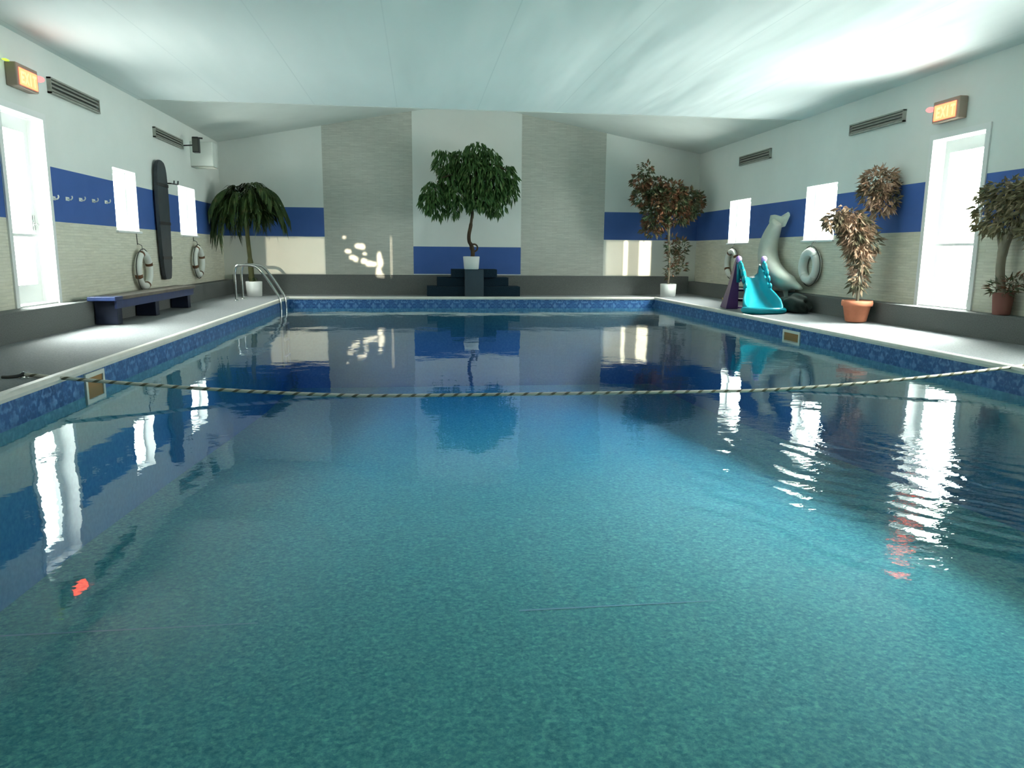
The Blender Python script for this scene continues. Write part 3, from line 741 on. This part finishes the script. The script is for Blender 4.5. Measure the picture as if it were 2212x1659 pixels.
# ------------------------------------------------------------------ plants
def pot(parent, mtl, rt_, rb, h, rim=None):
    bm = bmesh.new()
    pr = [(rb*.9, 0), (rb, .01), (rt_*.985, h-.005)] if not rim else [(rb*.9, 0), (rb, .01), (rt_*.9, h-rim), (rt_, h-rim), (rt_*1.03, h-rim*.5), (rt_*1.0, h)]
    pr += [(rt_*.90, h), (rt_*.88, h-.04), (.001, h-.045)]
    lathe(bm, pr, 32); obj('pot', bm, mtl, parent, True)
    bm = bmesh.new(); lathe(bm, [(rt_*.86, h-.05), (rt_*.86, h-.03), (.01, h-.02)], 20); obj('soil', bm, M['soil'], parent)
def keep_in(bm, L0):
    for v in bm.verts:
        v.co.x = min(max(v.co.x+L0.x, XL+.03), XR-.03)-L0.x; v.co.y = min(v.co.y+L0.y, YB-.04)-L0.y
def foliage(blobs, n, L, w, down=.5, seed=1, parent=None, m=None, name='foliage', shell=.35):
    r = random.Random(seed); bm = bmesh.new(); vol = [b[3]*b[4]*b[5] for b in blobs]; tot = sum(vol)
    for (cx, cy_, cz, rx, ry, rz), vv in zip(blobs, vol):
        for _ in range(max(8, int(n*vv/tot))):
            v = rvec(r); l = v.length; v = v.normalized()*(shell+(1-shell)*l**.6)
            p = Vector((cx+v.x*rx, cy_+v.y*ry, cz+v.z*rz))
            d = Vector((v.x, v.y, v.z*.5))+rvec(r)*.8; d.z -= down*2
            s = r.uniform(.7, 1.25); leaf(bm, p, d, L*s, w*s, droop=.12, up=rvec(r))
    L0 = parent.location if parent else Vector((0, 0, 0)); keep_in(bm, L0)
    return obj(name, bm, m, parent)

# central weeping ficus on its stepped stand
t = thing('stepped_plant_stand', 'stepped blue-black carpeted stand against the back ledge', 'plant stand', (1.16, 16.4, 0))
obj('lower_step', nbox(-1.0, 1.0, -.17, .36, .0, .21, bevel=.01), M['plinthb'], t)
obj('middle_step', nbox(-.78, .76, -.05, .36, .21, .40, bevel=.01), M['plinthb'], t)
obj('top_box', nbox(-.47, .50, -.14, .36, .40, .575, bevel=.01), M['plinthb'], t)
obj('front_panel', nbox(-.20, .20, -.30, -.14, .0, .575, bevel=.01), mat('slate_blue_panel', (.03, .052, .07), .85), t)
t = thing('ficus_tree', 'large weeping green ficus in white pot on the stepped stand', 'potted tree', (1.10, 16.15, .577))
pot(t, M['pot_white'], .178, .155, .27)
bm = bmesh.new(); tube(bm, smooth_pts([(.02, 0, .22), (.03, 0, .36), (.0, .02, .50), (-.045, 0, .58), (-.05, 0, .72), (-.01, .02, .92), (.02, 0, 1.2), (.0, 0, 1.5), (.03, 0, 1.9)], 5), [.045]*12+[.04]*14+[.03]*9+[.02]*6, 10)
tr = obj('trunk', bm, M['bark'], t, True)
bm = bmesh.new(); torus(bm, .075, .018, 24, 8, Matrix.Translation((.055, 0, .45)) @ Matrix.Rotation(R(90), 4, 'X')); obj('curled_root', bm, M['bark'], tr, True)
r_ = random.Random(5)
for k in range(9):
    a = 2*math.pi*k/9+.3; l = r_.uniform(.45, .8); bm = bmesh.new()
    tube(bm, smooth_pts([(0, 0, 1.2+.07*k), (math.cos(a)*l*.5, math.sin(a)*l*.35, 1.5+.08*k), (math.cos(a)*l, math.sin(a)*l*.5, 1.55+.06*k)], 4), .013, 6); obj('branch', bm, M['bark'], t, True)
# blobs from the outline of the crown (x, z measured on the photo), stand-relative
def rel(lst, ox, oz): return [(x-ox, y, z-oz, rx, ry, rz) for x, y, z, rx, ry, rz in lst]
cl = rel([(.30, 0, 2.12, .22, .25, .28), (.42, .05, 1.95, .20, .2, .30), (.20, -.05, 1.98, .16, .2, .22), (.60, 0, 2.75, .26, .28, .24), (.75, 0, 2.50, .32, .3, .3), (.95, -.1, 2.85, .28, .3, .20), (1.22, 0, 3.0, .24, .26, .20),
          (1.45, 0, 2.80, .26, .28, .28), (1.15, -.15, 2.55, .35, .3, .32), (1.50, -.1, 2.40, .35, .3, .35), (1.80, 0, 2.45, .24, .26, .30), (1.92, 0, 2.25, .14, .2, .26), (.85, -.1, 2.15, .3, .28, .28), (1.25, -.15, 2.12, .3, .28, .26),
          (1.55, 0, 2.02, .18, .2, .30), (1.68, 0, 1.95, .14, .2, .22), (.72, 0, 1.92, .16, .2, .24), (1.15, .0, 1.95, .16, .2, .16), (.48, 0, 2.62+.35, .16, .1, .07), (1.85, 0, 2.66, .16, .12, .07)], 1.10, .577)
foliage(cl, 4300, .14, .05, .75, 2, t, M['leaf_green'])

# palm in the back left corner
t = thing('potted_palm', 'dark green palm with drooping fronds in white pot, back left corner', 'potted palm', (-3.36, 16.05, 0))
pot(t, M['pot_white'], .165, .15, .31)
bm = bmesh.new(); tube(bm, smooth_pts([(-.04, 0, .26), (-.05, 0, .7), (-.08, .0, 1.2), (-.09, 0, 1.65)], 6), [.055]*7+[.042]*12, 10); obj('trunk', bm, M['barkg'], t, True)
bm = bmesh.new()
r_ = random.Random(12)
for i in range(30): leaf(bm, Vector((r_.uniform(-.08, .08), r_.uniform(-.08, .05), .29)), Vector((r_.uniform(-.6, .6), r_.uniform(-.6, .6), 1.2)), .16, .02)
obj('undergrowth', bm, M['leaf_palm'], t)
for k in range(26):
    a = 2.39996*k+.4; rl = r_.uniform(.62, .82); rise = r_.uniform(.30, .72); drop = r_.uniform(.30, .80)
    ca, sa = math.cos(a), math.sin(a)*.62
    spine = smooth_pts([(-.09, 0, 1.6), (-.09+ca*rl*.35, sa*rl*.35, 1.6+rise*.9), (-.09+ca*rl*.75, sa*rl*.75, 1.6+rise*.75), (-.09+ca*rl, sa*rl, 1.6+rise-drop)], 7)
    bm = bmesh.new(); tube(bm, spine, .007, 5)
    for i in range(3, len(spine)):
        tan = (spine[i]-spine[i-1]).normalized(); sd_ = tan.cross(Vector((0, 0, 1))).normalized()
        for s in (1, -1):
            for q in (0, .5):
                leaf(bm, spine[i]-tan*q*.04, (sd_*s*.75+tan*.75+Vector((0, 0, -.55))), r_.uniform(.20, .32), .034, droop=.35)
    keep_in(bm, t.location); obj('frond', bm, M['leaf_palm'], t)

foliage([(-.10, -.05, 1.78, .42, .25, .26), (-.35, -.05, 1.72, .25, .2, .25), (.2, -.05, 1.75, .25, .2, .25)], 420, .26, .035, .45, 21, t, M['leaf_palm'], 'crown_leaves')

# red-green ficus in the back right corner
t = thing('ficus_tree', 'ragged red and green ficus in white pot, back right corner', 'potted tree', (5.42, 16.1, 0))
pot(t, M['pot_white'], .178, .165, .29)
bm = bmesh.new(); tube(bm, smooth_pts([(0, 0, .24), (.0, 0, .7), (-.03, 0, 1.2), (-.04, 0, 1.7), (.05, 0, 2.1)], 5), [.026]*21, 8); obj('trunk', bm, M['barkp'], t, True)
for k, (x, z) in enumerate(((-.6, 2.7), (-.55, 2.2), (-.2, 2.3), (.25, 2.3), (.7, 2.15), (.6, 1.8), (-.4, 1.6))):
    bm = bmesh.new(); tube(bm, smooth_pts([(-.04, 0, 1.35+.06*k), (x*.5, .02*k-.05, (1.5+z)/2), (x, .03*k-.1, z)], 4), .010, 6); obj('branch', bm, M['barkp'], t, True)
cl = rel([(4.80, 0, 2.70, .13, .15, .16), (4.72, 0, 2.45, .18, .2, .16), (4.75, 0, 2.15, .20, .2, .20), (5.0, 0, 2.30, .22, .25, .22), (5.15, -.1, 2.05, .26, .28, .26), (5.0, 0, 1.80, .2, .22, .26), (5.10, 0, 1.60, .28, .2, .16),
          (5.45, 0, 2.30, .24, .25, .16), (5.45, -.1, 2.05, .28, .28, .26), (5.75, 0, 2.10, .26, .26, .22), (6.0, .1, 2.05, .15, .2, .20), (5.55, 0, 1.78, .34, .22, .2), (5.85, 0, 1.85, .2, .2, .14), (5.0, 0, 1.42, .22, .15, .10), (5.15, 0, 2.42, .1, .12, .16)], 5.42, 0)
foliage(cl, 4000, .11, .048, .1, 4, t, M['leaf_red'])
cl = rel([(5.48, 0, 1.12, .13, .14, .2), (5.66, 0, 1.08, .14, .14, .18), (5.50, 0, .82, .13, .14, .16), (5.66, 0, .66, .13, .14, .13), (5.47, 0, .52, .1, .12, .13)], 5.42, 0)
foliage(cl, 430, .12, .035, -.15, 6, t, M['leaf_red'], 'lower_foliage')

# croton in terracotta pot
t = thing('croton_plant', 'tall brown leaved plant with two clumps in terracotta pot on right deck', 'potted plant', (5.90, 9.62, .045))
pot(t, M['terra'], .195, .135, .29, rim=.075)
bm = bmesh.new(); tube(bm, smooth_pts([(0, 0, .24), (-.0, 0, .5), (.0, 0, .8), (-.03, 0, 1.1), (.06, 0, 1.3), (.14, 0, 1.5), (.2, 0, 1.7)], 5), [.022]*31, 8); tube(bm, smooth_pts([(-.03, 0, 1.0), (-.12, 0, 1.2), (-.25, 0, 1.4)], 4), .014, 8); obj('stem', bm, M['barkp'], t, True)
cx = 5.90
cl = rel([(5.89, 0, .62, .08, .1, .14), (5.88, 0, .86, .10, .11, .14), (5.84, 0, 1.02, .13, .13, .12), (6.0, -.03, 1.10, .10, .1, .12), (5.80, 0, 1.20, .16, .15, .15), (5.72, 0, 1.38, .17, .15, .14), (5.90, 0, 1.30, .12, .13, .12), (5.52, 0, 1.40, .14, .12, .10), (5.43, 0, 1.36, .08, .08, .07), (5.60, 0, 1.50, .09, .1, .08)], cx, .045)
foliage(cl, 1700, .115, .036, .22, 8, t, M['leaf_brown'], 'lower_leaves')
cl = rel([(6.07, 0, 1.90, .21, .18, .17), (6.00, 0, 1.74, .16, .16, .14), (6.17, -.02, 1.66, .15, .15, .14), (6.10, 0, 1.55, .10, .1, .10), (6.20, 0, 1.85, .11, .12, .13)], cx, .045)
foliage(cl, 1150, .10, .032, .1, 9, t, M['leaf_brown'], 'upper_leaves')

# broad tree on the right ledge by the door
t = thing('bonsai_style_tree', 'spreading olive tree in reddish pot on ledge right of the door', 'potted tree', (6.20, 7.40, LEDGE+.002))
pot(t, mat('reddish_brown_pot', (.20, .075, .055), .7), .105, .085, .24)
bm = bmesh.new(); tube(bm, smooth_pts([(0, 0.02, .2), (-.02, .06, .45), (-.02, .06, .65), (-.03, 0, .82), (-.03, -.15, .98), (-.03, -.3, 1.15)], 5), [.045]*10+[.05]*8+[.04]*8, 9); tube(bm, smooth_pts([(-.02, .06, .6), (-.02, .14, .85), (-.02, .2, 1.05)], 5), .022, 8); obj('trunk', bm, M['barkp'], t, True)
cl = [(-.04, .28, 1.12, .07, .24, .26), (-.04, .05, 1.05, .08, .25, .22), (-.04, -.2, 1.15, .08, .28, .26), (-.04, .12, 1.28, .08, .3, .14), (-.04, -.3, 1.25, .08, .25, .2), (-.04, -.4, .85, .07, .2, .12)]
foliage(cl, 1500, .09, .035, .2, 11, t, M['leaf_olive'])
cl = [(-.02, .0, .28, .09, .14, .08), (-.02, -.16, .33, .07, .12, .08)]
foliage(cl, 160, .10, .02, -.1, 13, t, M['leaf_red'], 'undergrowth')

# ------------------------------------------------------------------ toddler slide
t = thing('toddler_slide', 'teal and purple plastic toddler slide on the right deck', 'slide', (5.365, 11.22, .012), R(-12))
S = []   # chute cross-sections: y, half width, floor z, rim z
for y, w, zf, zr in ((0, .20, .03, .085), (.05, .28, .03, .10), (.14, .300, .035, .14), (.26, .298, .05, .22), (.40, .255, .10, .30), (.55, .21, .18, .37), (.75, .18, .31, .50), (.95, .17, .45, .64), (1.12, .17, .54, .72), (1.25, .175, .56, .76)):
    S.append((y, w, zf, zr))
bm = bmesh.new(); rows = []
for y, w, zf, zr in S:
    th = .035; pr = [(-w, zf-.03 if zf > .06 else 0), (-w-.005, zr-.01), (-w+.01, zr+.012), (-w+th, zr), (-w+th+.02, zf+.05), (-w+th+.07, zf), (0, zf-.008)]
    pr = pr+[(-a, b) for a, b in pr[-2::-1]]
    rows.append([bm.verts.new((a, y, b)) for a, b in pr])
for i in range(len(rows)-1):
    for k in range(len(rows[0])-1): bm.faces.new((rows[i][k], rows[i][k+1], rows[i+1][k+1], rows[i+1][k]))
    bm.faces.new((rows[i][0], rows[i+1][0], rows[i+1][-1], rows[i][-1]))
bm.faces.new(rows[0]); bm.faces.new(rows[-1][::-1])
obj('chute', bm, M['teal'], t, True)
bm = bmesh.new(); pts = [(-.275, .20, .06), (-.30, .10, .06), (-.235, .02, .06), (-.12, -.02, .06), (0, -.03, .06), (.12, -.02, .06), (.235, .02, .06), (.30, .10, .06), (.275, .20, .06)]
tube(bm, smooth_pts(pts, 5), .05, 12); obj('front_lip', bm, M['teal'], t, True)
for s in (-1, 1):
    bm = bmesh.new()
    yy = [.62, .76, .90, 1.02, 1.12]; zt = [.45, .57, .68, .77, .80]
    for y, z in zip(yy, zt): ball(bm, (s*.195, y, z-.05), .062, 14, (.55, 1.1, 1.15))
    tube(bm, [(s*.20, 1.18, .45), (s*.21, 1.2, .80)], .032, 12)
    obj('side_rail', bm, M['teal'], t, True)
    bm = bmesh.new(); ball(bm, (s*.21, 1.2, .85), .052, 18); lathe(bm, [(.035, .79), (.04, .81), (.03, .83)], 14, (s*.21, 1.2, 0)); obj('knob', bm, M['lav'], t, True)
    # purple side frame with flared foot
    bm = bmesh.new(); x0, x1 = (s*.19, s*.245) if s > 0 else (-.245, -.19)
    P = [(1.12, 0), (1.66, 0), (1.60, .12), (1.48, .35), (1.40, .6), (1.35, .80), (1.28, .86), (1.2, .82), (1.18, .5)]
    fl = lambda z: .15*max(0, 1-z/.85)**1.2*s*(y_f)
    y_f = 1.0 if s < 0 else 0
    o_, i_ = (x0, x1) if s < 0 else (x1, x0)
    a = [bm.verts.new((o_+fl(z), y, z)) for y, z in P]; b = [bm.verts.new((i_, y, z)) for y, z in P]
    bm.faces.new(a); bm.faces.new(b[::-1])
    for i in range(len(P)): bm.faces.new((a[i], a[(i+1) % len(P)], b[(i+1) % len(P)], b[i]))
    bmesh.ops.bevel(bm, geom=bm.edges[:], offset=.008, segments=1, affect='EDGES'); obj('side_panel', bm, M['purple'], t)
for y, z in ((1.54, .14), (1.48, .31), (1.42, .48)): obj('step', nbox(-.19, .19, y-.09, y+.03, z-.02, z+.02, bevel=.01), M['purple'], t)
obj('back_foot', nbox(-.28, .22, 1.22, 1.62, 0, .035, bevel=.01), M['purple'], t)
obj('red_clip', nbox(-.235, -.175, 1.17, 1.235, .76, .785, bevel=.006), M['red'], t)

# small yellow toy: little open boat hull
t = thing('toy_boat', 'small yellow plastic toy on the deck left of the slide ladder', 'toy', (5.86, 14.0, .04), R(75))
bm = bmesh.new(); rows = []
for x, w, zt_ in ((-.12, .02, .075), (-.09, .05, .062), (0, .06, .055), (.08, .05, .062), (.12, .035, .07)):
    rows.append([bm.verts.new(p) for p in ((x, -w, zt_), (x, -w*.7, 0), (x, w*.7, 0), (x, w, zt_), (x, w*.8, zt_-.005), (x, w*.5, .02), (x, -w*.5, .02), (x, -w*.8, zt_-.005))])
for i in range(4):
    for k in range(8): bm.faces.new((rows[i][k], rows[i+1][k], rows[i+1][(k+1) % 8], rows[i][(k+1) % 8]))
bm.faces.new(rows[0]); bm.faces.new(rows[-1][::-1]); obj('hull', bm, M['yellow'], t)
obj('seat', nbox(-.03, .0, -.035, .035, .03, .04), M['yellow'], t)

# grey dolphin figure, tail up, behind the slide
t = thing('dolphin_figure', 'grey diving dolphin figure with raised tail flukes against right wall', 'figure', (6.10, 12.4, .0))
sp = smooth_pts([(.01, .15, 1.50), (.01, .28, 1.35), (.01, .42, 1.12), (.01, .41, .88), (0, .20, .68), (0, -.18, .52), (0, -.55, .46), (0, -.86, .40)], 5)
rad = []
for i in range(len(sp)):
    s = i/(len(sp)-1); body_r = .085+.09*math.sin(math.pi*min(.9, s*1.02))**.9; rad.append(body_r if s < .80 else body_r*(1-((s-.80)/.2)**.8*.80))
bm = bmesh.new(); tube(bm, sp, rad, 18, True); obj('body', bm, M['dolphin'], t, True)
def fin(name, P, th, par):
    bm = bmesh.new(); a = [bm.verts.new(Vector(p)+Vector(th)) for p in P]; b = [bm.verts.new(Vector(p)-Vector(th)) for p in P]
    bm.faces.new(a); bm.faces.new(b[::-1])
    for i in range(len(P)): bm.faces.new((a[i], a[(i+1) % len(P)], b[(i+1) % len(P)], b[i]))
    bmesh.ops.bevel(bm, geom=bm.edges[:], offset=.006, segments=2, affect='EDGES'); return obj(name, bm, M['dolphin'], par)
fin('tail_fluke', [(-.06, .26, 1.60), (.0, .20, 1.61), (.06, .10, 1.57), (.12, -.02, 1.65), (.13, -.03, 1.60), (.12, .10, 1.42), (.02, .24, 1.38), (-.06, .30, 1.48)], (.0, .03, .01), t)
fin('dorsal_fin', [(.0, .62, 1.00), (.0, .70, .86), (.0, .48, .80), (.0, .50, 1.1)], (.018, 0, 0), t)
fin('flipper', [(.05, -.1, .45), (.0, -.35, .20), (-.02, -.46, .16), (.0, -.38, .42)], (.018, 0, 0), t)
fin('flipper', [(-.1, .15, .58), (-.12, .05, .26), (-.12, -.06, .20), (-.1, -.08, .50)], (.018, 0, 0), t)
obj('base', nbox(.04, .20, -.30, .30, LEDGE, .52, bevel=.02), M['dolphin'], t)

# dark slumped lump in front of the ledge
t = obj('dark_lump', bmesh.new(), M['lump'])
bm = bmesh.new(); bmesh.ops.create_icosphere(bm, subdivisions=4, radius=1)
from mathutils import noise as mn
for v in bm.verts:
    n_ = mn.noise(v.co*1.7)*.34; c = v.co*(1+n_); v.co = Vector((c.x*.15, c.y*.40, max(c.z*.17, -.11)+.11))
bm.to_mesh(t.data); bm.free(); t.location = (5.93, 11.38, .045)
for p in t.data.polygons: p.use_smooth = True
t['label'] = 'dark slumped bag on right deck between slide and life ring'; t['category'] = 'lump'
